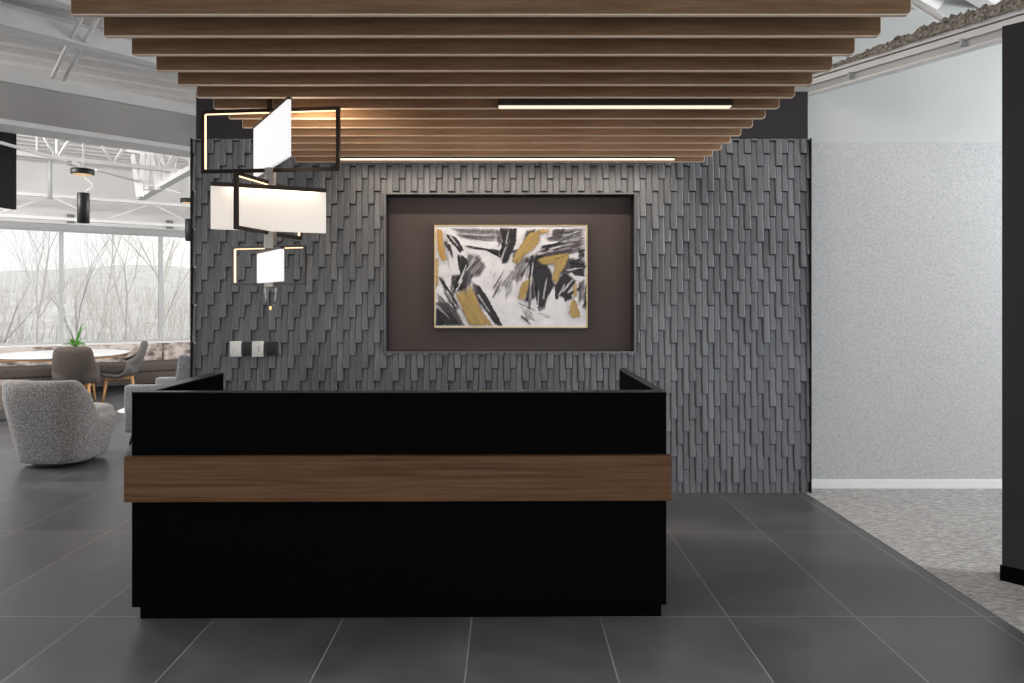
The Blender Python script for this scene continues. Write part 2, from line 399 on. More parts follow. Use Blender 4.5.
struct(sl.build('trim_4',M['white_paint']),'white window sill behind the banquette')
for i,k in enumerate(range(-4,4)):
    a=-.562+1.533*k; b=a+1.533
    wf=MB(); e=.032
    wf.obox(W0,u,nn,a,a+e,0,.10,SILL,HEAD).obox(W0,u,nn,b-e,b,0,.10,SILL,HEAD)
    wf.obox(W0,u,nn,a+e,b-e,0,.10,SILL,SILL+e).obox(W0,u,nn,a+e,b-e,0,.10,HEAD-e,HEAD)
    wo=struct(wf.build('window_%d'%(i+1),M['alu']))
    MB().obox(W0,u,nn,a+e,b-e,.045,.053,SILL+e,HEAD-e).build('pane',M['glass'],wo)
# dark grey boxes on the band over the mullions
for a,lab in ((-.562,'small grey box on the pale band above the first window mullion'),(.971,'small grey box on the pale band above the mullion beside the tiled wall')):
    bxm=MB(); c=W0+u*(a+.13)
    bxm.obox(c,u,nn,-.055,.055,-.10,-.061,HEAD+.11,HEAD+.26)
    for q in range(4): bxm.obox(c,u,nn,-.045,.045,-.106,-.10,HEAD+.125+q*.033,HEAD+.140+q*.033)
    tag(bxm.build('speaker_box',M['speaker']),lab,'speaker','grey boxes over the windows')

# ------------------------------------------------------------------ ceiling deck, beams
dk=MB(); per=.30; prof=[(0,0),(.10,0),(.135,.075),(.265,.075)]
b=-21.0; line=[]
while b<.2:
    for d,h in prof: line.append((b+d,3.84+h))
    b+=per
vs=[];fs=[]
for (bb_,z) in line:
    for a in (-9,15):
        p=W0+u*a+nn*bb_; vs.append((p.x,p.y,z))
for i in range(len(line)-1): fs.append((2*i,2*i+1,2*i+3,2*i+2))
dk.add(vs,fs,0)
lo=len(vs)
dk.obox(W0,u,nn,-9,15,-21,.24,3.96,4.1,0)
struct(dk.build('ceiling',M['deck'],fix=False),'exposed ribbed metal deck ceiling')
def beam_between(p,q,prof_w,z0,z1): pass
# grey bulkhead running across the lounge
s0=Vector((-4.5,6.05,0)); s1=Vector((-3.32,7.17,0)); sd=(s1-s0).normalized(); sn=Vector((-sd.y,sd.x,0))
bk=MB(); bk.obox(s0,sd,sn,-2.5,6,0,.35,3.125,3.45,0)
bk.obox(s0,sd,sn,-2.5,6,-.035,.35,3.455,3.56,1).obox(s0,sd,sn,-2.5,6,-.05,.02,3.445,3.458,1)
bk.obox(s0,sd,sn,-2.5,6,-.012,.35,3.075,3.12,2).obox(s0,sd,sn,-2.5,6,.0,.34,3.112,3.127,0)
struct(bk.build('ceiling_bulkhead',[M['bulkhead'],M['deck'],M['steel_white']]),'grey bulkhead with white lower flange crossing the lounge ceiling')
def ibeam(o0,dirv,a0,a1,z0,z1,w=.12,t=.012,mat='steel_white',name='ceiling_beam',label=None):
    d=Vector(dirv).normalized(); n_=Vector((-d.y,d.x,0)); m=MB()
    m.obox(o0,d,n_,a0,a1,-w/2,w/2,z0,z0+t).obox(o0,d,n_,a0,a1,-w/2,w/2,z1-t,z1).obox(o0,d,n_,a0,a1,-t/2,t/2,z0+t,z1-t)
    return struct(m.build(name,M[mat]),label)
ibeam(Vector((-3.99,5.37,0)),(.85,.97,0),-3,5,3.66,3.835,.14,label='white steel beam above the bulkhead')
ibeam(Vector((-3.41,4.975,0)),(.75,.80,0),-3,5,3.70,3.835,.10,label='white steel beam nearest the wooden baffles')
def joist(p,q,zt,depth,n,name,label,r=.018,both=True):
    p=Vector(p); q=Vector(q); m=MB()
    P=lambda t,z:(p.x+(q.x-p.x)*t,p.y+(q.y-p.y)*t,z)
    m.bar(P(0,zt),P(1,zt),.07,.05); m.bar(P(0,zt-depth),P(1,zt-depth),.07,.05)
    for i in range(n):
        t0=i/n; t1=(i+.5)/n; t2=(i+1)/n
        m.tube(P(t0,zt),P(t1,zt-depth),r,n=6); m.tube(P(t1,zt-depth),P(t2,zt),r,n=6)
    return struct(m.build(name,M['steel_white']),label)
# two joists parallel to the glass and a joist girder crossing them
c1=at(50,157,8.0); c2=at(190,172,8.0*(145/130.0))
d12=(c2-c1); d12.z=0
joist(c1-d12*.9,c2+d12*1.5,3.72,3.72-3.19,9,'ceiling_joist','white open-web roof joist halfway to the windows')
j0=W0+nn*-.75
joist(j0+u*-6.5,j0+u*6.5,3.20,.36,9,'ceiling_joist','white open-web truss just inside the windows',.016)
g0=at(140,198,9.2); g1=at(192,169,8.2); gd=(g1-g0)
gm=MB(); gm.bar(g0,g0+gd*2.2,.10,.06); gm.bar(g0+Vector((.03,.1,.06)),g0+gd*2.2+Vector((.03,.1,.06)),.05,.03)
for (xa,ya,xb,yb) in ((143,150,141,197),(150,149,147,190),(151,150,158,190),(160,149,167,184),(161,150,159,186),(173,152,166,183),(176,152,170,180),(133,155,139,197),(190,160,196,172)):
    gm.bar(at(xa,ya,8.9),at(xb,yb,8.75),.055,.03,up=(0,1,0))
gm.bar(at(128,150,8.9),at(205,160,8.9),.07,.06)
struct(gm.build('ceiling_truss',M['steel_white']),'white welded truss with crowded web members beside the tiled wall')
# rods and conduits
def rod(a,b,r,label,mat='steel_white',name='hanging_rod'):
    return struct(MB().tube(a,b,r,n=8).build(name,M[mat]),label)
rod(at(52,78,6.3),at(92,-5,5.25),.018,'first of two white conduits leaning under the deck','steel_white','ceiling_conduit')
rod(at(64,80,6.35),at(110,-5,5.25),.018,'second of two white conduits leaning under the deck','steel_white','ceiling_conduit')
rod(at(37,126,8.6),at(37,154,8.6),.012,'thin white ceiling rod left of the post')
rod(at(57.5,132,8.2),at(57.5,160,8.2),.022,'white ceiling post above the joist')
rod(at(50,145,10.2),at(50,199,10.2),.03,'grey ceiling post in front of the windows','alu')

# sloping beam with rubble-like fireproofing, upper right
e0=at(810,95,5.44); e1=at(1002,40.5,4.31); ed=(e1-e0); ed.z=0; L=ed.length; ed.normalize(); en=Vector((ed.y,-ed.x,0))
if en.y>0: en=-en
en=-en if en.dot(Vector((-1,-.6,0)))<0 else en          # faces the camera
zb=3.146
bn=-en
E=Vector((e0.x,e0.y,0))
rb=MB()
rb.obox(E,ed,bn,-1.6,2.6,-.02,.055,zb,zb+.014,0)
rb.obox(E,ed,bn,-1.6,2.6,.02,.05,zb+.014,zb+.075,1)  # recessed web, its shadow put into the grey colour
rb.obox(E,ed,bn,-1.6,2.6,-.005,.055,zb+.075,zb+.118,0)
rb.obox(E,ed,bn,-1.6,2.6,.012,.05,zb+.118,zb+.128,2)
rb.obox(E,ed,bn,-1.6,2.6,-.01,.055,zb+.128,zb+.160,0)
bo=struct(rb.build('ceiling_beam',[M['steel_white'],M['alu'],M['black_metal']]),'white steel beam with crumbly brown fireproofing, upper right')
rng=random.Random(11)
rk=MB()
na,nb=150,10
vs=[];fs=[]
for i in range(na+1):
    s_=-.2+2.8*i/na
    grow=min(1,max(0,(s_-.05)/.9))
    for j in range(nb+1):
        th=math.pi*j/nb
        h=(.030+.075*grow)*math.sin(th)*(0.7+.6*rng.random())
        off=.05-(.070+.02*grow)*math.cos(th)+rng.uniform(-.012,.012)
        p=E+ed*(s_+rng.uniform(-.008,.008))+bn*off
        vs.append((p.x,p.y,zb+.150+h+rng.uniform(-.008,.010)*grow))
for i in range(na):
    for j in range(nb):
        a=i*(nb+1)+j; fs.append((a,a+1,a+nb+2,a+nb+1))
rk.add(vs,fs,0,True); rk.build('fireproofing',M['fireproof'],bo,fix=True)
for s_ in (.33,1.1):
    cpm=MB(); cpm.obox(E,ed,bn,s_,s_+.015,-.028,.0,zb+.03,zb+.08); cpm.build('clip',M['alu'],bo)
rod(at(903,-6,4.9),at(959,29,4.55),.022,'white diagonal brace above the crumbly beam','steel_white','ceiling_brace')

# ------------------------------------------------------------------ wooden baffles and their lights
BZ=2.55; BXL,BXR=-1.61,1.484; BH=.25
def by(i): return 2.523+.2032*i
ordn=['first','second','third','fourth','fifth','sixth','seventh','eighth','ninth','tenth','eleventh','twelfth','thirteenth','fourteenth']
def baffle_poly():
    pts=[]; r=.018
    for cx_,cz,a0 in ((BXR-r,BZ+r,-90),(BXR-.004,BZ+BH-.004,0),(BXL+.004,BZ+BH-.004,90),(BXL+.006,BZ+.006,180)):
        rr=r if a0==-90 else (.006 if a0==180 else .004)
        for q in range(5):
            an=math.radians(a0+90*q/4); pts.append((cx_+rr*math.cos(an),cz+rr*math.sin(an)))
    return pts
poly=baffle_poly(); npl=len(poly)
cxm=(BXL+BXR)/2; czm=BZ+BH/2
def inset(d):
    return [(x+d*(1 if x<cxm else -1), z+d*(1 if z<czm else -1)) for x,z in poly]
bf=MB(); T=.024; ch=.0036
ins=inset(ch)
ring=[[(x,-T/2,z) for x,z in ins],[(x,-T/2+ch,z) for x,z in poly],[(x,T/2-ch,z) for x,z in poly],[(x,T/2,z) for x,z in ins]]
vs=sum(ring,[])
bf.add(vs,[list(range(npl)),list(range(4*npl-1,3*npl-1,-1))],0)
for r_ in range(3):
    bf.add(vs,[(r_*npl+i,(r_+1)*npl+i,(r_+1)*npl+(i+1)%npl,r_*npl+(i+1)%npl) for i in range(npl)],1)
base=None
cab=MB().tube((0,0,BZ+BH-.01),(0,0,3.845),.0025,n=6)
for i in range(14):
    extra = ', nearest the camera' if i==0 else (', nearest the tiled wall' if i==13 else '')
    lab='%s wood-grain ceiling baffle counted from the front%s'%(ordn[i],extra)
    if base is None:
        base=bf.build('ceiling_baffle',[M['baffle'],M['baffle_edge']]); o=base
        cables=[]
        for x in (BXL+.35,BXR-.35):
            c=cab.build('hanging_cable',M['nickel'],o,loc=(x,0,0)); cables.append(c)
    else:
        o=base.copy(); C.objects.link(o)
        for c in cables:
            d=c.copy(); d.parent=o; C.objects.link(d)
    o.location=(0,by(i),0)
    tag(o,lab,'ceiling baffle','wood-grain baffles over the desk')
def led_bar(x0,x1,Y,z,label,mat,lw=.017,drop=.012):
    t_=thing('linear_light',label,'ceiling light',(0,0,0),0,'black linear lights between the baffles')
    h=MB(); hw=lw+.009; h.box(x0,x1,Y-hw,Y+hw,z+.004,z+.075); h.build('housing',M['black_metal'],t_)
    l=MB(); l.bevbox(x0+.003,x1-.003,Y-lw,Y+lw,z-drop,z+.004,.002,0,2); l.build('lens',M[mat],t_)
    for x in (x0+.15,x1-.15):
        MB().tube((x,Y,z+.075),(x,Y,3.845),.002,n=6).build('hanging_cable',M['nickel'],t_)
led_bar(-.054,1.206,3.695,BZ-.004,'short warm linear light set between the baffles above the artwork','led',.026,-.0005)
led_bar(-1.27,1.235,by(12)+.10,BZ+.002,'long warm linear light beside the rearmost baffle, washing the tiled wall','led_wash',.007,.006)

# ------------------------------------------------------------------ reception desk
dt=thing('reception_desk','black reception desk with a walnut band across its front','reception desk',(-.505,3.2,0),.010)
def dpart(mb,name,mat): 
    o=mb.build(name,mat,dt); o.location=(.51,-3.2,0); return o
DX0,DX1,DZ=-1.756,.738,1.076
m=MB(); m.bevbox(DX0,DX1,3.19,3.235,.073,DZ-.0062,.002,0,1,False); dpart(m,'front_panel',M['black_lam'])
m=MB(); m.bevbox(DX0,-1.678,3.236,4.05,.073,DZ-.0062,.002,0,1,False); dpart(m,'side_panel',M['black_lam'])
m=MB(); m.bevbox(.700,DX1,3.236,4.25,.073,DZ-.0062,.002,0,1,False); dpart(m,'side_panel',M['black_lam'])
m=MB(); m.bevbox(DX0-.002,DX1+.002,3.187,3.237,DZ-.006,DZ,.0015,0,1,False); m.bevbox(DX0-.002,-1.676,3.2372,4.052,DZ-.006,DZ,.0015,0,1,False); m.bevbox(.698,DX1+.002,3.2372,4.252,DZ-.006,DZ,.0015,0,1,False)
dpart(m,'counter_cap',M['black_top'])
m=MB(); m.bevbox(-1.772,.752,3.152,3.1885,.573,.782,.002,0,1,False); dpart(m,'walnut_band',M['walnut'])
m=MB(); m.box(DX0+.016,DX1-.014,3.236,3.26,.0,.072); m.box(DX0+.016,DX0+.05,3.26,4.03,0,.072); m.box(DX1-.05,DX1-.014,3.26,4.22,0,.072); dpart(m,'toe_kick',M['black_lam'])
m=MB(); m.bevbox(-1.674,.696,3.238,3.92,.715,.745,.003,0,1,False); dpart(m,'worktop',M['black_top'])

# ------------------------------------------------------------------ painting in the niche
ax0,ax1,az0,az1=-.594,.640,1.282,2.115; ay=WY+.035+.125
pt=thing('framed_painting','gold-framed abstract painting in black, white and gold hung in the niche','painting',((ax0+ax1)/2,ay,az0))
def ppart(mb,name,mats):
    o=mb.build(name,mats,pt,fix=False); o.location=(-(ax0+ax1)/2,-ay,-az0); return o
fr=MB(); t=.012; yo=ay-.045
for a in ((ax0,ax0+t,az0,az1),(ax1-t,ax1,az0,az1),(ax0+t,ax1-t,az0,az0+t),(ax0+t,ax1-t,az1-t,az1)):
    
    fr.box(a[0],a[1],yo+.004,ay-.002,a[2],a[3],1)
for w0,w1,mi in ((0,.005,1),(.005,t,0)):
    for a in ((ax0+w0,ax0+w1,az0+w0,az1-w0),(ax1-w1,ax1-w0,az0+w0,az1-w0),(ax0+w1,ax1-w1,az0+w0,az0+w1),(ax0+w1,ax1-w1,az1-w1,az1-w0)):
        fr.box(a[0],a[1],yo,yo+.004,a[2],a[3],mi)
ppart(fr,'frame',[M['gold'],M['black_metal']])
yc=ay-.036
cv=MB(); cv.box(ax0+t,ax1-t,yc,yc+.02,az0+t,az1-t,0)
def stroke_mat(name,col,ang,kx=4,ky=60,dense=1.0,metal=0,seed=0):
    m,nt,b=new_mat(name); b.inputs['Base Color'].default_value=col; b.inputs['Roughness'].default_value=.5; b.inputs['Metallic'].default_value=metal
    at_=nt.nodes.new('ShaderNodeAttribute'); at_.attribute_name='edge'
    tc=nt.nodes.new('ShaderNodeTexCoord'); r1=nt.nodes.new('ShaderNodeVectorRotate'); r1.rotation_type='Y_AXIS'; r1.inputs['Angle'].default_value=ang
    nt.links.new(tc.outputs['Object'],r1.inputs[0]); mp=nt.nodes.new('ShaderNodeMapping'); mp.inputs['Scale'].default_value=(kx,1,ky); mp.inputs['Location'].default_value=(seed*3.1,seed,seed*1.7)
    nt.links.new(r1.outputs[0],mp.inputs[0])
    n=noise(nt,mp.outputs[0],1.0,7,.65,.5)
    n2=noise(nt,coords(nt),26,5,.7)
    f=math_(nt,'ADD',math_(nt,'MULTIPLY',n,.7),math_(nt,'MULTIPLY',n2,.3))
    al=math_(nt,'MULTIPLY',math_(nt,'SUBTRACT',math_(nt,'ADD',math_(nt,'MULTIPLY',at_.outputs['Fac'],dense),f),(.66 if col[0]>.05 else .72) if dense<.8 else .80),(2.4 if col[0]>.05 else 4.0) if dense<.8 else 8,True)
    if metal or col[0]>.2:
        c=ramp(nt,n,[(.3,tuple(x*.75 for x in col[:3])+(1,)),(.7,tuple(min(1,x*1.25) for x in col[:3])+(1,))]); nt.links.new(c,b.inputs['Base Color'])
    nt.links.new(al,b.inputs['Alpha']); return m
BLK=(.012,.009,.012,1); GRY=(.075,.062,.072,1); GLD=(.40,.27,.085,1)
strokes=[ # (polygon in crop pixels, colour, stroke angle deg, density)
 ([(120,50),(425,52),(425,130),(270,132),(180,110)],GRY,-4,.38),
 ([(760,55),(945,48),(945,110),(800,140),(720,130)],GRY,18,.42),
 ([(690,160),(945,105),(945,190),(850,215),(650,235),(650,190)],GRY,12,.50),
 ([(740,55),(830,50),(800,110),(750,110)],GRY,40,.42),
 ([(225,195),(300,210),(345,280),(310,345),(240,360),(210,300)],GRY,50,.42),
 ([(35,500),(110,500),(170,560),(215,645),(35,645)],GRY,-50,.62),
 ([(35,540),(90,560),(140,620),(120,645),(35,645)],BLK,-40,.45),
 ([(45,330),(75,350),(150,470),(200,560),(165,560),(90,460)],BLK,-60,.42),
 ([(40,440),(90,480),(130,560),(90,560),(45,500)],GRY,-60,.40),
 ([(95,85),(150,95),(185,140),(210,185),(180,200),(150,150),(120,130)],BLK,-50,.62),
 ([(165,200),(215,235),(235,330),(225,420),(190,440),(145,440),(150,380),(185,330),(170,270)],BLK,70,.60),
 ([(130,330),(190,330),(220,400),(160,440),(120,400)],BLK,55,.45),
 ([(425,48),(530,48),(525,150),(500,200),(470,265),(440,265),(425,200),(440,130)],BLK,78,.64),
 ([(210,150),(330,170),(440,185),(450,240),(400,200),(330,185),(210,170)],BLK,-8,.45),
 ([(500,180),(560,175),(550,215),(500,240)],BLK,30,.35),
 ([(580,230),(650,200),(700,220),(745,330),(765,400),(720,460),(700,545),(660,560),(645,480),(590,505),(575,500),(600,380)],BLK,82,.60),
 ([(520,230),(600,215),(610,260),(560,370),(530,400),(500,330)],GRY,68,.38),
 ([(640,290),(720,280),(745,420),(690,520),(650,520)],BLK,84,.68),
 ([(455,395),(520,310),(500,430),(460,500)],GRY,65,.32),
 ([(270,380),(300,400),(350,470),(445,645),(395,640),(310,500)],BLK,-57,.70),
 ([(250,370),(290,400),(330,520),(300,520),(260,420)],GRY,-65,.42),
 ([(830,225),(945,240),(945,300),(870,310),(820,360),(800,330)],GRY,15,.58),
 ([(850,245),(945,265),(945,350),(880,345),(850,300)],BLK,-12,.46),
 ([(790,330),(850,330),(900,370),(850,430),(820,480),(775,470),(760,400)],BLK,50,.52),
 ([(810,460),(860,450),(870,480),(820,500)],BLK,30,.5),
 ([(900,370),(945,360),(945,470),(905,520)],GRY,75,.42),
 ([(760,390),(790,390),(780,490),(762,480)],BLK,85,.62),
 ([(545,520),(620,560),(650,620),(590,610)],GRY,-40,.30),
 ([(640,560),(760,580),(800,600),(700,600)],GRY,-14,.26),
 ([(360,300),(420,330),(440,470),(390,440)],GRY,62,.22),
 ([(575,260),(610,250),(605,340),(580,370)],(.55,.52,.56,1),84,.5),
 ([(60,60),(110,80),(140,220),(120,330),(80,240)],GRY,-75,.22),
 ([(185,210),(225,230),(240,310),(205,330)],BLK,-60,.5),
 ([(215,300),(265,330),(250,400),(205,410)],GRY,60,.45),
 ([(590,60),(650,50),(620,110),(560,130)],BLK,45,.42),
 ([(900,180),(945,170),(945,240),(900,235)],BLK,20,.40),
 ([(50,560),(130,560),(190,640),(60,640)],BLK,-35,.46),
 ([(400,60),(440,60),(440,150),(410,140)],GRY,75,.40),
 # gold leaf strokes on top
 ([(500,255),(520,200),(560,140),(600,85),(650,60),(700,55),(670,95),(675,125),(630,185),(575,215),(535,275)],GLD,42,.66),
 ([(650,60),(735,52),(720,85),(680,90)],GLD,15,.5),
 ([(655,240),(700,222),(850,200),(845,235),(790,265),(700,275),(660,265)],GLD,10,.66),
 ([(755,235),(850,205),(835,260),(800,320),(775,390),(740,365),(760,300)],GLD,62,.66),
 ([(560,380),(610,355),(600,420),(575,490),(530,485),(545,430)],GLD,70,.66),
 ([(155,450),(200,425),(250,400),(285,470),(300,530),(385,645),(240,645),(200,560)],GLD,-62,.66),
 ([(40,58),(75,62),(80,140),(100,245),(72,255),(50,190)],(.48,.28,.07,1),-80,.85),
 ([(34,230),(52,240),(50,400),(36,420)],(.48,.32,.12,1),88,.6),
 ([(865,480),(890,490),(920,590),(875,602),(845,565)],GLD,80,.66),
 ([(872,385),(895,385),(895,470),(875,470)],GLD,85,.5),
]
def crop2world(x,y):
    px=430+x*162/988.0; py=220+y*112/683.0
    s_=F/yc; return ((px-CX)/s_, EYE+(CY-py)/s_)
_r=random.Random(31)
extra=[]
for i in range(46):                                   # loose dry-brush marks
    x,y,ang=_r.choice(((110,130,-55),(180,300,70),(300,110,-6),(440,160,75),(560,300,70),(650,440,84),(800,120,16),(880,260,12),(850,400,45),(100,480,-60),(330,480,-58),(230,460,-62),(600,560,-35),(380,380,62),(480,400,66),(900,450,78),(760,200,10),(150,200,-70)))
    x+=_r.uniform(-60,60); y+=_r.uniform(-55,55); ang+=_r.uniform(-14,14)
    L_=_r.uniform(60,150)/2; w_=_r.uniform(6,26)/2; c_,s__=math.cos(math.radians(ang)),-math.sin(math.radians(ang))
    extra.append(([(x-c_*L_+s__*w_,y-s__*L_-c_*w_),(x+c_*L_+s__*w_*.5,y+s__*L_-c_*w_*.5),(x+c_*L_-s__*w_*.5,y+s__*L_+c_*w_*.5),(x-c_*L_-s__*w_,y-s__*L_+c_*w_)],_r.choice((GRY,GRY,BLK,(.30,.27,.30,1))),ang,_r.uniform(.38,.55)))
WHT=(.74,.73,.77,1)
for (x,y,ang,L2,w2) in ((470,110,80,90,7),(620,330,84,150,9),(700,420,80,130,7),(590,420,80,120,8),(840,400,50,110,9),(800,430,60,90,7),(880,300,8,110,7),(800,160,14,160,7),(200,330,68,130,9),(180,400,60,90,7),(330,510,-57,150,6),(80,560,-45,140,9),(250,270,55,110,6),(280,90,-3,220,7),(860,85,16,120,6),(660,480,85,110,6),(450,200,70,90,7),(150,130,-52,90,6),(130,480,-60,130,7),(700,200,12,120,6)):
    L_,w_=L2/2,w2/2+3; c_,s__=math.cos(math.radians(ang)),-math.sin(math.radians(ang))
    extra.append(([(x-c_*L_+s__*w_,y-s__*L_-c_*w_),(x+c_*L_+s__*w_*.5,y+s__*L_-c_*w_*.5),(x+c_*L_-s__*w_*.5,y+s__*L_+c_*w_*.5),(x-c_*L_-s__*w_,y-s__*L_+c_*w_)],WHT,ang,_r.uniform(.34,.46)))
strokes=strokes[:38]+extra+strokes[38:]
mats=[M['canvas']]; rng=random.Random(5)
att=[0.0]*len(cv.v)
for si,(pg,col,ang,den) in enumerate(strokes):
    pts=[crop2world(*p) for p in pg]
    # refine and roughen the outline
    out=[]
    for i in range(len(pts)):
        a,b_=pts[i],pts[(i+1)%len(pts)]; L_=math.hypot(b_[0]-a[0],b_[1]-a[1]); k=max(2,int(L_/.012))
        for q in range(k):
            f_=q/k; out.append((a[0]+(b_[0]-a[0])*f_+rng.uniform(-.004,.004),a[1]+(b_[1]-a[1])*f_+rng.uniform(-.004,.004)))
    cx_=sum(p[0] for p in out)/len(out); cz_=sum(p[1] for p in out)/len(out)
    y=yc-.0006-.00012*si; n_=len(out)
    clampx=lambda x:min(max(x,ax0+t+.001),ax1-t-.001); clampz=lambda z:min(max(z,az0+t+.001),az1-t-.001)
    vs=[(clampx(x),y,clampz(z)) for x,z in out]+[(clampx(cx_+(x-cx_)*.72),y,clampz(cz_+(z-cz_)*.72)) for x,z in out]+[(cx_,y,cz_)]
    fs=[(i,(i+1)%n_,n_+(i+1)%n_,n_+i) for i in range(n_)]+[(n_+i,n_+(i+1)%n_,2*n_) for i in range(n_)]
    mats.append(stroke_mat('paint_stroke_%d'%si,col,math.radians(ang),5,70,den,.0,si)); cv.add(vs,fs,len(mats)-1)
    att+= [.5]*n_+[1.0]*n_+[1.0]
co=ppart(cv,'canvas',mats)
ea=co.data.attributes.new('edge','FLOAT','POINT')
for i,v in enumerate(att): ea.data[i].value=v

# ------------------------------------------------------------------ wall plates
def plate(px0,px1,py0,py1,mat,label,toggle):
    a=at(px0,py1,WY-.028); b_=at(px1,py0,WY-.028)
    m=MB(); m.bevbox(a.x,b_.x,WY-.034,WY-.002,a.z,b_.z,.004,0,2)
    o=tag(m.build('wall_switch' if mat=='plate_white' else 'wall_plate',M[mat]),label,'switch' if mat=='plate_white' else 'wall plate','row of plates on the tiled wall')
    k=MB(); w_=(b_.x-a.x)
    if toggle==0: k.bevbox(a.x+w_*.3,b_.x-w_*.3,WY-.0385,WY-.0338,a.z+.03,b_.z-.03,.002,0,2); k.build('rocker',M[mat],o)
    elif toggle==1: k.bevbox(a.x+w_*.62,a.x+w_*.72,WY-.041,WY-.0338,a.z+.035,b_.z-.035,.002,0,2); k.build('slider',M['alu'],o)
    else: k.bevbox(a.x+w_*.25,b_.x-w_*.25,WY-.037,WY-.0338,a.z+.03,b_.z-.03,.002,0,2); k.build('insert',M[mat],o)
plate(229.8,241.2,341.2,356.8,'plate_white','white wall switch plate nearest the left end of the tiled wall',0)
plate(242.2,251.3,342,355.6,'plate_dark','dark wall plate between the two white switch plates',2)
plate(252,263.2,341.2,356.8,'plate_white','white wall switch plate with a slim slider, right of the other white one',1)
plate(266.4,277.2,342,355.6,'plate_dark','dark wall plate at the right end of the row of plates',2)

# ------------------------------------------------------------------ chandelier
CXc,CYc=-1.28,3.68
ch_=thing('chandelier','tiered chandelier of crossed bronze frames and glowing linen panels over the desk','chandelier',(CXc,CYc,2.55))
def cpart(mb,name,mat,parent=None):
    o=mb.build(name,mat,parent or ch_)
    if parent is None: o.location=(-CXc,-CYc,-2.55)
    return o
def fframe(p,q,z0,z1,bt=.017,side=0,mat='bronze'):
    p=Vector((*p,0)); q=Vector((*q,0)); d=(q-p); L_=d.length; d.normalize(); n_=Vector((-d.y,d.x,0))
    m=MB(); h=bt/2
    m.obox(p,d,n_,0,L_,-h,h,z1-bt,z1).obox(p,d,n_,0,L_,-h,h,z0,z0+bt).obox(p,d,n_,0,bt,-h,h,z0+bt,z1-bt).obox(p,d,n_,L_-bt,L_,-h,h,z0+bt,z1-bt)
    f=cpart(m,'frame',M[mat])
    s=MB(); e=.006
    if side==0: s.obox(p,d,n_,bt+.0005,bt+.004,-e,e,z0+bt+.004,z1-bt-.004)
    else: s.obox(p,d,n_,L_-bt-.004,L_-bt-.0005,-e,e,z0+bt+.004,z1-bt-.004)
    s.obox(p,d,n_,bt+.006,L_-bt-.006,-e,e,z1-bt-.004,z1-bt-.0005)
    cpart(s,'light_strip',M['led_strip'],f)
def fshade(p,q,z0,z1,mat,over=.0):
    p=Vector((*p,0)); q=Vector((*q,0)); d=(q-p); L_=d.length; d.normalize(); n_=Vector((-d.y,d.x,0))
    m=MB(); m.obox(p,d,n_,0,L_,-.008,.008,z0,z1-.012); s=cpart(m,'shade_panel',M[mat])
    k=MB(); k.obox(p,d,n_,0,L_,-.011-over,.011+over,z1-.0118,z1); 
    if over>.005:
        k.obox(p,d,n_,0,L_,-.011-over,-.008-over,z1-.022,z1-.0118).obox(p,d,n_,0,L_,.008+over,.011+over,z1-.022,z1-.0118)
    cpart(k,'top_rail',M['bronze'],s)
    if over>.005:
        g=MB()
        for sg in (-1,1):
            lo_,hi_=sorted((sg*.016,sg*(.007+over)))
            g.obox(p,d,n_,.08,L_-.05,lo_,hi_,z1-.0145,z1-.0122)
        cpart(g,'light_strip',M['led_graze'],s)
fframe((-1.664,3.712),(-.894,3.633),2.192,2.533,.019)
fshade((-1.472,3.973),(-1.085,3.391),2.218,2.512,'shade_cool')
fframe((-1.355,3.391),(-1.210,3.992),1.856,2.145,.019,1)
fshade((-1.552,3.565),(-1.010,3.786),1.875,2.117,'shade_warm',.03)
fframe((-1.504,3.73),(-1.068,3.61),1.583,1.797,.013,0,'bronze_satin')
fshade((-1.412,3.863),(-1.1505,3.485),1.600,1.777,'shade_cool')
gl=bpy.data.lights.new('chandelier_lamp','POINT'); gl.energy=10; gl.color=(1,.78,.52); gl.shadow_soft_size=.05
go=bpy.data.objects.new('chandelier_lamp',gl); C.objects.link(go); go.location=(-1.10,3.78,2.475)
def sq(z0,z1,w): 
    m=MB(); m.bevbox(CXc-w/2,CXc+w/2,CYc-w/2,CYc+w/2,z0,z1,.003,0,1,False); return m
m=sq(2.512,2.60,.03); m.tube((CXc,CYc,2.6),(CXc,CYc,3.845),.008,n=10); cpart(m,'stem',M['bronze'])
cpart(sq(2.117,2.216,.046),'spacer',M['nickel'])
cpart(sq(1.779,1.872,.052),'spacer',M['nickel'])
cpart(sq(1.572,1.598,.050),'spacer',M['nickel'])
m=MB(); m.bevbox(CXc-.12,CXc+.12,CYc-.035,CYc+.035,2.60,2.66,.004,0,1,False); cpart(m,'mounting_bracket',M['bronze'])
fin=MB(); fin.lathe([(.034,1.571),(.032,1.54),(.026,1.50),(.014,1.462),(.003,1.452)],(CXc,CYc,0),6,0,False); f=cpart(fin,'crystal_finial',M['crystal'])
tip=MB(); tip.lathe([(.003,1.472),(.006,1.465),(.006,1.459),(.002,1.4505)],(CXc,CYc-.0,0),10); cpart(tip,'finial_tip',M['amber'],f)

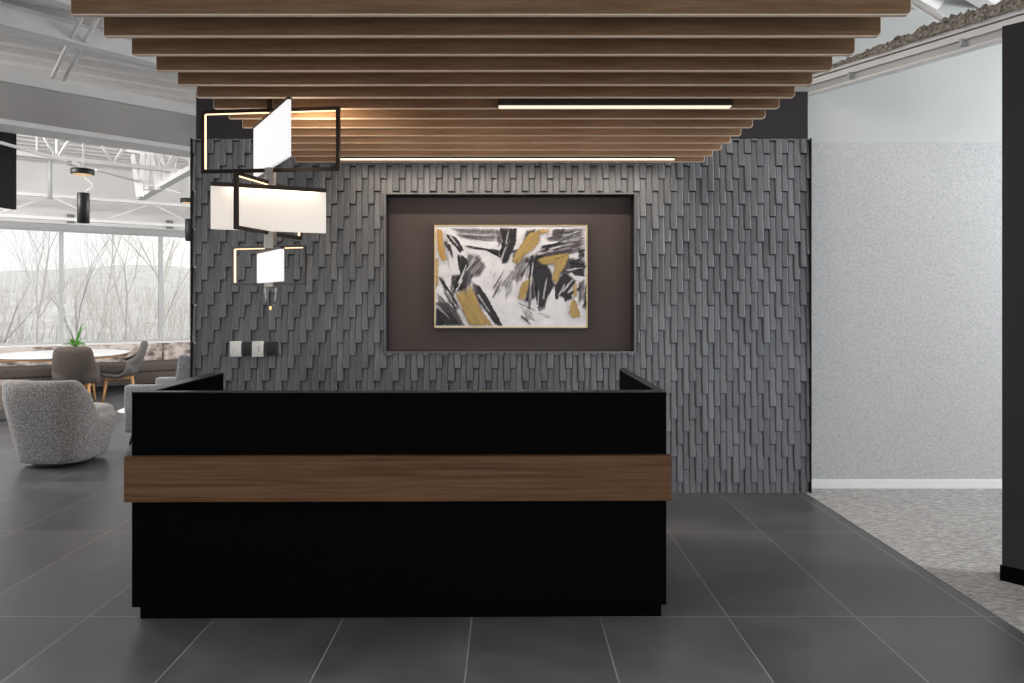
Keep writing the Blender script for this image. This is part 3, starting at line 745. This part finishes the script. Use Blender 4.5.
# ------------------------------------------------------------------ lounge pendants
def pendant(px,py_disc,s_,label,pyc0,pyc1):
    Y=F/s_; c=at(px,py_disc,Y)
    t_=thing('pendant_light',label,'pendant light',(c.x,c.y,c.z),0,'black cylinder pendants in the lounge')
    d=MB(); d.lathe([(.10,-.030),(.118,-.026),(.120,-.022),(.120,.028),(.115,.032)],(0,0,0),28); d.build('canopy',M['black_metal'],t_)
    d=MB(); d.lathe([(.095,-.034),(.100,-.030)],(0,0,0),28); d.build('canopy_lens',M['canopy_glow'],t_)
    zt=EYE+(CY-pyc0)/s_-c.z; zb_=EYE+(CY-pyc1)/s_-c.z
    d=MB(); d.lathe([(.050,zb_+.012),(.058,zb_),(.063,zb_+.003),(.0635,zt-.004),(.060,zt),(.02,zt)],(.01,0,0),28); sh=d.build('shade',M['black_metal'],t_)
    d=MB(); d.path([(0,0,-.03),(.015,0,-.055),(.05,0,-.085),(.085,0,-.11),(.108,0,-.135),(.115,0,-.155),(.108,0,-.175),(.08,0,-.195),(.05,0,-.21),(.035,0,zt)],.007,8); d.build('cord',M['white_paint'],t_)
    d=MB(); d.tube((.01,0,.03),(.01,0,3.845-c.z),.008,n=8); d.build('rod',M['steel_white'],t_)
pendant(82.5,172,87,'black cylinder pendant hanging in front of the bare window trees',193,223)
pendant(189,201,67,'black cylinder pendant half hidden by the left end of the tiled wall',219,241)
# conduit rail the pendants are wired from
rl=MB(); rl.path([at(-40,131,6.2),at(0,142.5,6.4),at(70,162,7.55)],.016,8); rl.bar(at(68,162,7.5),at(76,165,7.7),.07,.04); rl.path([at(96,170,8.05),at(180,193,9.9)],.014,8)
struct(rl.build('ceiling_conduit',M['steel_white']),'white conduit rail running over the lounge past the pendant')
# black hanging panel at left edge
hp=MB(); a_=at(16.5,209.5,7.2); b_=at(16.5,129,7.2)
hp.obox(Vector((a_.x,a_.y,0)),Vector((-.08,-1,0)).normalized(),Vector((-1,.08,0)).normalized(),0,1.6,0,.05,a_.z,b_.z)
hpo=tag(hp.build('hanging_panel',M['black_felt']),'black felt panel hung from the ceiling at the left edge','hanging panel')
hp=MB()
for q in (.3,1.3): MB().tube((a_.x-.025-.08*q,a_.y-q,b_.z),(a_.x-.025-.08*q,a_.y-q,3.845),.004,n=6).build('hanging_cable',M['nickel'],hpo)

# ------------------------------------------------------------------ lounge furniture
def barrel_chair(loc,rz,label):
    t_=thing('lounge_chair',label,'lounge chair',loc,rz); t_.scale=(.89,.89,1.03)
    n_=72; R=lambda z:.335+.165*min(1,z/.62)**.75
    def rim(th):                                        # th=0 front (+x)
        a=abs((th+math.pi)%(2*math.pi)-math.pi)
        s_=min(1,max(0,(a-math.radians(88))/math.radians(46))); s_=s_*s_*(3-2*s_)
        return .40+.345*s_
    def plan(th,r):                                      # squarish plan
        c,s_=math.cos(th),math.sin(th); k=(abs(c)**3.6+abs(s_)**3.6)**(-1/3.6)
        return r*k*c*.94, r*k*s_*.90
    vs=[];rows=14
    for j in range(rows+1):
        for i in range(n_):
            th=2*math.pi*i/n_; z=.045+(rim(th)-.045)*j/rows; x,y=plan(th,R(z)); vs.append((x,y,z))
    inner=[(.018,.022),(.05,.032),(.085,.02),(.10,-.03)]
    for di,dz in inner:
        for i in range(n_):
            th=2*math.pi*i/n_; z=rim(th)+dz; x,y=plan(th,R(rim(th))-di); vs.append((x,y,z))
    for i in range(n_):
        th=2*math.pi*i/n_; x,y=plan(th,R(.38)-.13); vs.append((x,y,.30))
    k=rows+1+len(inner)+1
    fs=[(j*n_+i,j*n_+(i+1)%n_,(j+1)*n_+(i+1)%n_,(j+1)*n_+i) for j in range(k-1) for i in range(n_)]
    m=MB(); m.add(vs,fs,0,True); m.add(vs[:n_],[list(range(n_))[::-1]]); m.add(vs[-n_:],[list(range(n_))])
    m.build('shell',M['boucle'],t_)
    sc=MB(); vs=[]; prof=[(.0,.30),(.36,.30),(.40,.33),(.405,.42),(.39,.465),(.34,.487),(.2,.495)]
    for r,z in prof[1:]:
        for i in range(n_):
            th=2*math.pi*i/n_; x,y=plan(th,r); vs.append((x*1.0+.075,y*.93,z))
    k=len(prof)-1
    sc.add(vs,[(j*n_+i,j*n_+(i+1)%n_,(j+1)*n_+(i+1)%n_,(j+1)*n_+i) for j in range(k-1) for i in range(n_)],0,True)
    sc.add(vs,[list(range(n_))[::-1],list(range((k-1)*n_,k*n_))],0,True)
    sc.build('seat_cushion',M['boucle'],t_)
    bs=MB(); bs.lathe([(.26,0),(.27,.005),(.27,.045)],(0,0,0),36); bs.build('base',M['black_metal'],t_)
lc=at(65,460,6.40)
barrel_chair((lc.x,6.40,0),math.radians(86),'rounded grey boucle lounge chair turned away, nearest left of the desk')

def dining_chair(loc,rz,fab,label):
    t_=thing('dining_chair',label,'dining chair',loc,rz,'upholstered chairs at the round table'); t_.scale=(.94,.90,1.03)
    # shell: curved bucket of seat and back, facing +x
    n1,n2=22,14
    prof=[]
    for i in range(n1+1):
        f_=i/n1
        if f_<.5: g=f_/.5; x=.27-.44*g; z=.455-.035*math.sin(g*math.pi*.8)
        else: g=(f_-.5)/.5; x=-.17-.10*g-.07*math.sin(g*math.pi*.5); z=.435+.445*g**1.15
        prof.append((x,z,f_))
    top=[];bot=[]
    for x,z,f_ in prof:
        w_=.265+.02*math.sin(f_*math.pi) - (.035*max(0,(f_-.55)/.45))
        wing=.11*math.exp(-((f_-.56)/.17)**2)
        for j in range(n2+1):
            v=-1+2*j/n2; av=abs(v)**3.0
            crn=(1-.03*abs(v)**6) if f_>.93 or f_<.07 else 1
            fx=x+wing*av*1.1+(.055*abs(v)**2.5 if f_>.55 else 0); fz=z+wing*av*1.0+(-.025*abs(v)**8 if f_>.97 else 0)
            top.append(Vector((fx,v*w_*crn,fz)))
    # thickness along approximate normal
    idx=lambda i,j:i*(n2+1)+j
    for i in range(n1+1):
        for j in range(n2+1):
            a=top[idx(min(i+1,n1),j)]-top[idx(max(i-1,0),j)]; b_=top[idx(i,min(j+1,n2))]-top[idx(i,max(j-1,0))]
            nrm=a.cross(b_).normalized(); 
            bot.append(top[idx(i,j)]+nrm*(.05 if (0<i<n1 and 0<j<n2) else .03))
    N=len(top); vs=top+bot; fs=[]
    for i in range(n1):
        for j in range(n2):
            fs.append((idx(i,j),idx(i,j+1),idx(i+1,j+1),idx(i+1,j))); fs.append((N+idx(i,j),N+idx(i+1,j),N+idx(i+1,j+1),N+idx(i,j+1)))
    for i in range(n1):
        fs.append((idx(i,0),idx(i+1,0),N+idx(i+1,0),N+idx(i,0))); fs.append((idx(i,n2),N+idx(i,n2),N+idx(i+1,n2),idx(i+1,n2)))
    for j in range(n2):
        fs.append((idx(0,j),N+idx(0,j),N+idx(0,j+1),idx(0,j+1))); fs.append((idx(n1,j),idx(n1,j+1),N+idx(n1,j+1),N+idx(n1,j)))
    m=MB(); m.add(vs,fs,0,True); m.build('seat_shell',M[fab],t_)
    fr_=MB(); fr_.box(-.15,.20,-.19,.19,.355,.395); fr_.build('seat_frame',M['oak'],t_)
    for sx,sy in ((1,1),(1,-1),(-1,1),(-1,-1)):
        l=MB(); l.tube((.17*sx+.02,.17*sy,.385),(.225*sx+.02,.215*sy,0),.021,.011,10); l.build('leg',M['oak'],t_)
d1=at(73.5,408,8.95); dining_chair((d1.x-.11,9.20,0),math.radians(113),'taupe','taupe-backed dining chair seen from behind in front of the plant')
d2=at(117,402,10.15); dining_chair((d2.x+.06,10.15,0),math.radians(208),'grey_dining','dark grey dining chair in side view at the right of the table')
# round table
tb=thing('round_table','large round white table on a dark pedestal beside the windows','table',(-6.53,10.02,0)); tb.scale=(.93,.93,1)
m=MB(); m.lathe([(.88,.710),(.925,.722),(.93,.738),(.925,.742)],(0,0,0),64); m.build('tabletop',M['white_lam'],tb)
m=MB(); m.lathe([(.90,.690),(.905,.7095)],(0,0,0),48); m.build('top_edge',M['oak'],tb)
m=MB(); m.lathe([(.055,.02),(.05,.10),(.05,.69)],(0,0,0),24); m.build('pedestal',M['black_metal'],tb)
m=MB(); m.lathe([(.40,0),(.40,.012),(.06,.03)],(0,0,0),40); m.build('pedestal_foot',M['black_metal'],tb)
# plant
pl=thing('potted_plant','small green leafy plant in a grey pot on the round table','plant',(-6.30,9.95,.742))
m=MB(); m.lathe([(.035,0),(.05,.004),(.062,.10),(.055,.10),(.05,.085)],(0,0,0),24); m.build('pot',M['pot'],pl)
rng=random.Random(9); lf=MB(); n_leaf=0
def leaf(ang,length,rise,droop,width):
    global n_leaf
    rows=7; vs=[]; d=Vector((math.cos(ang),math.sin(ang),0)); s_=Vector((-d.y,d.x,0))
    for i in range(rows+1):
        f_=i/rows; p=d*(length*f_*.85)+Vector((0,0,.095+rise*math.sin(f_*math.pi*.55)-droop*f_*f_))
        w_=width*math.sin(math.pi*(.06+.94*f_)**.8)*.5
        vs+= [p-s_*w_+Vector((0,0,.006)), p, p+s_*w_+Vector((0,0,.006))]
    fs=[]
    for i in range(rows):
        for j in range(2): a=i*3+j; fs.append((a,a+1,a+4,a+3))
    m=MB(); m.add(vs,fs,0,True); o=m.build('leaf',M['leaf'],pl)
    md=o.modifiers.new('t','SOLIDIFY'); md.thickness=.002
for i in range(18):
    leaf(i*2.4+rng.uniform(-.2,.2),rng.uniform(.13,.22),rng.uniform(.06,.14),rng.uniform(0,.08),rng.uniform(.04,.065))
for a_,l_,r_ in ((.25,.15,.34),(.5,.17,.29),(-.2,.14,.25)): leaf(a_,l_,r_,0,.055)
# banquette along the windows
bq=thing('banquette','long banquette with a patterned beige back and brown seat under the windows','banquette',tuple(W0))
def bpart(mb,name,mat):
    o=mb.build(name,mat,bq); o.location=tuple(-W0); return o
m=MB()
Mx=Matrix(((u.x,nn.x,0,W0.x),(u.y,nn.y,0,W0.y),(0,0,1,0),(0,0,0,1)))
for k in range(-4,4):
    m=MB(); m.bevbox(-.562+1.533*k+.006,-.562+1.533*(k+1)-.006,-.26,-.08,.40,.748,.035,0,3,True,Mx); bpart(m,'back_cushion',M['banquette'])
m=MB()
m.bevbox(-6.6,5.5,-.86,-.27,.30,.455,.03,0,3,True,Mx); bpart(m,'seat',M['taupe'])
m=MB(); m.obox(W0,u,nn,-6.6,5.5,-.84,-.09,.10,.298); bpart(m,'base',M['taupe'])
m=MB(); m.obox(W0,u,nn,-6.55,5.45,-.76,-.09,0,.10); bpart(m,'plinth',M['black_metal'])
# grey armchair beyond the desk
ar=thing('armchair','square grey woven armchair behind the left end of the desk','armchair',(-3.66,7.55,0),math.radians(184))
m=MB(); m.bevbox(-.26,.345,-.30,.30,.14,.40,.03,0,3); m.build('seat_base',M['grey_fabric'],ar)
m=MB(); m.bevbox(-.06,.36,-.29,.29,.40,.50,.035,0,3); m.build('seat_cushion',M['grey_fabric'],ar)
for sy in (-1,1):
    m=MB(); y0,y1=sorted((sy*.305,sy*.42)); m.bevbox(-.26,.37,y0,y1,.13,.625,.025,0,3); m.build('arm',M['grey_fabric'],ar)
m=MB(); vs=[]
m.bevbox(-.10,.08,-.42,.42,0,.64,.03,0,3,True,Matrix.Translation((-.16,0,.30))@Matrix.Rotation(math.radians(-9),4,'Y')); m.build('backrest',M['grey_fabric'],ar)
for sx in (-1,1):
    for sy in (-1,1):
        m=MB(); m.tube((.30*sx,.34*sy,.14),(.33*sx,.37*sy,0),.018,.012,10); m.build('leg',M['black_metal'],ar)
# white flared stool mostly hidden behind the armchair
st=at(138,409,9.4)
m=MB(); m.lathe([(.24,0),(.25,.006),(.24,.018),(.10,.07),(.07,.16),(.08,.24),(.14,.31),(.145,.33),(.13,.335)],(0,0,0),40)
so=tag(m.build('pedestal_stool',M['white_lam']),'low white pedestal stool whose flared foot shows beside the grey armchair','stool'); so.location=(st.x,9.4,0)
# tan ottoman at the left edge
ot=at(5,418,8.55)
otn=thing('ottoman','tan upholstered ottoman on dark feet cut off by the left edge','ottoman',(ot.x-.42,8.75,0))
m=MB(); m.bevbox(-.42,.42,-.32,.32,.12,.47,.05,0,4); m.build('cushion',M['tan'],otn)
for sx in (-1,1):
    for sy in (-1,1):
        m=MB(); m.tube((.34*sx,.26*sy,.13),(.36*sx,.28*sy,0),.02,.015,10); m.build('leg',M['black_metal'],otn)

# ------------------------------------------------------------------ outdoors
hm=MB(); vs=[];fs=[]; nx,ny=46,26
for j in range(ny+1):
    for i in range(nx+1):
        a=-50+100*i/nx; d=.6+85*(j/ny)**1.6
        z=-1.0+.085*d+ .9*math.sin(a*.11+1)*min(1,d/30)+.5*math.sin(a*.37+d*.1)*min(1,d/20)
        z=min(z, 4.4+.5*math.sin(a*.09)) 
        p=W0+u*a+nn*d; vs.append((p.x,p.y,z))
for j in range(ny):
    for i in range(nx): a=j*(nx+1)+i; fs.append((a,a+1,a+nx+2,a+nx+1))
hm.add(vs,fs,0,True)
ho=struct(hm.build('ground_outside',M['hill'],fix=False),'pale winter hillside outside the windows')
def ground_z(a,d):
    z=-1.0+.085*d+ .9*math.sin(a*.11+1)*min(1,d/30)+.5*math.sin(a*.37+d*.1)*min(1,d/20)
    return min(z,4.4+.5*math.sin(a*.09))
def bare_tree(a,d,h,seed,label):
    rg=random.Random(seed); m=MB(); p0=W0+u*a+nn*d; p0.z=ground_z(a,d)-.1
    def grow(p,dirv,L_,r,lev):
        k=3; pts=[p]; dd=dirv.copy()
        for i in range(k):
            dd=(dd+Vector((rg.uniform(-.2,.2),rg.uniform(-.2,.2),rg.uniform(-.02,.14)))).normalized(); pts.append(pts[-1]+dd*(L_/k))
        rs=[r*(1-.45*i/k) for i in range(k+1)]; m.path(pts,rs,4 if lev else 6)
        if lev>=4: return
        for c in range(rg.choice((3,4)) if lev<3 else 3):
            q=pts[1+ (c%k)]; f_=rg.uniform(.5,.95)
            az=rg.uniform(0,6.283); sp=rg.uniform(.35,.8)
            nd=(dd+Vector((math.cos(az)*sp,math.sin(az)*sp,rg.uniform(0,.3)))).normalized()
            grow(q,nd,L_*rg.uniform(.5,.75),rs[1+(c%k)]*.58,lev+1)
    grow(p0,Vector((rg.uniform(-.1,.1),rg.uniform(-.1,.1),1)),h*.42,h*.0048,0)
    return tag(m.build('bare_tree',M['bark'],fix=False),label,'tree','bare trees outside the windows')
specs=[(-1.9,3.5,5.5,'bare tree with leaning twigs outside the leftmost window'),(-.9,9,7,'slender bare tree farther up the slope behind the leftmost window'),
 (-.1,3.6,5.6,'bare tree just right of the first window mullion'),(.9,13,8,'tall pale bare tree high on the slope in the middle window'),
 (1.9,7,7,'bare tree with fine twigs outside the narrow window beside the tiled wall'),(1.1,8,6.2,'bare tree rising left of the second mullion'),(-2.6,14,8,'distant bare tree at the left edge of the windows'),(2.8,15,8,'distant bare tree behind the narrow window strip')]
for i,(a,d,h,lab) in enumerate(specs): bare_tree(a,d,h,20+i,lab)
# tangled brush on the slope
rg=random.Random(77); sh=MB()
for i in range(900):
    a=rg.uniform(-5,8); d=1.5+rg.random()**1.3*22; p=W0+u*a+nn*d; p.z=ground_z(a,d)-.05
    for q in range(3):
        tip_=p+Vector((rg.uniform(-.45,.45),rg.uniform(-.45,.45),rg.uniform(.5,1.7)))
        mid=(p+tip_)/2+Vector((rg.uniform(-.12,.12),rg.uniform(-.12,.12),.1))
        sh.path([p,mid,tip_],[.008,.006,.002],3)
so=tag(sh.build('brush',M['bark'],fix=False),'tangle of bare winter brush on the slope outside','brush',kind='stuff')

# ------------------------------------------------------------------ light
wd=bpy.data.worlds.new('sky'); bpy.context.scene.world=wd; wd.use_nodes=True
bg=wd.node_tree.nodes['Background']; nt=wd.node_tree
tc=nt.nodes.new('ShaderNodeTexCoord'); nz=noise(nt,tc.outputs['Generated'],3,5,.6)
nt.links.new(ramp(nt,nz,[(.35,(.86,.91,.97,1)),(.65,(1,1,1,1))]),bg.inputs[0]); bg.inputs[1].default_value=3.2
def area(name,loc,target,sx,sy,power,col=(1,1,1)):
    l=bpy.data.lights.new(name,'AREA'); l.shape='RECTANGLE'; l.size=sx; l.size_y=sy; l.energy=power; l.color=col
    o=bpy.data.objects.new(name,l); C.objects.link(o); o.location=loc
    d=Vector(target)-Vector(loc); o.rotation_euler=d.to_track_quat('-Z','Y').to_euler(); return o
# fill lights added out of view, besides the lamp of the long linear light
for x in (-3.2,-1.2,.8,2.6):
    l=bpy.data.lights.new('lobby_fill_spot','SPOT'); l.energy=330; l.spot_size=math.radians(84); l.spot_blend=.9; l.shadow_soft_size=.12; l.color=(.97,.98,1)  # unseen spots added to brighten the foreground floor
    o=bpy.data.objects.new('lobby_fill_spot',l); C.objects.link(o); o.location=(x,1.0,3.75)
area('corridor_fill_light',(5.6,3.3,3.1),(4.0,5.3,.1),1.2,1.2,112,(.97,.99,1))  # unseen light added to brighten the pale wall, felt and carpet
l=bpy.data.lights.new('corridor_fill_spot','SPOT'); l.energy=70; l.spot_size=math.radians(30); l.spot_blend=.8; l.shadow_soft_size=.5  # added spot that lifts the crumbly beam, no fixture behind it
o=bpy.data.objects.new('corridor_fill_spot',l); C.objects.link(o); o.location=(3.5,1.5,3.72)
o.rotation_euler=(Vector((3.35,4.9,3.15))-Vector(o.location)).to_track_quat('-Z','Y').to_euler()
area('wall_wash_lamp',(-.0175,by(12)+.10,BZ-.0055),(-.0175,by(12)+.10+.02,0),2.48,.012,12,(1,.84,.68))
area('plenum_fill_light',(-.1,4.25,3.74),(-.1,4.25,0),2.6,1.1,70,(1,.90,.80))  # added above the slats to brighten the baffle faces
area('lounge_fill_light',(-7.4,6.2,3.5),(-6.4,8.2,0),2.4,1.4,300,(1,.97,.94))  # added fill for the dim lounge, no fixture modelled
area('lounge_rear_fill',(-2.2,9.6,3.05),(-3.5,9.6,0),2.0,1.2,130,(1,.97,.94))  # second added lounge fill, hidden behind the tiled wall

# ------------------------------------------------------------------ camera
cam=bpy.data.cameras.new('camera'); co_=bpy.data.objects.new('camera',cam); C.objects.link(co_)
cam.sensor_width=36; cam.lens=36*F/1024; cam.shift_x=(512-CX)/1024; cam.shift_y=(CY-341.5)/1024
co_.location=(0,0,EYE); co_.rotation_euler=(math.pi/2,0,0); cam.clip_end=500
sc=bpy.context.scene; sc.camera=co_
vs_=sc.view_settings; vs_.view_transform='Standard'; vs_.look='None'; vs_.exposure=0; vs_.gamma=1; vs_.use_curve_mapping=False
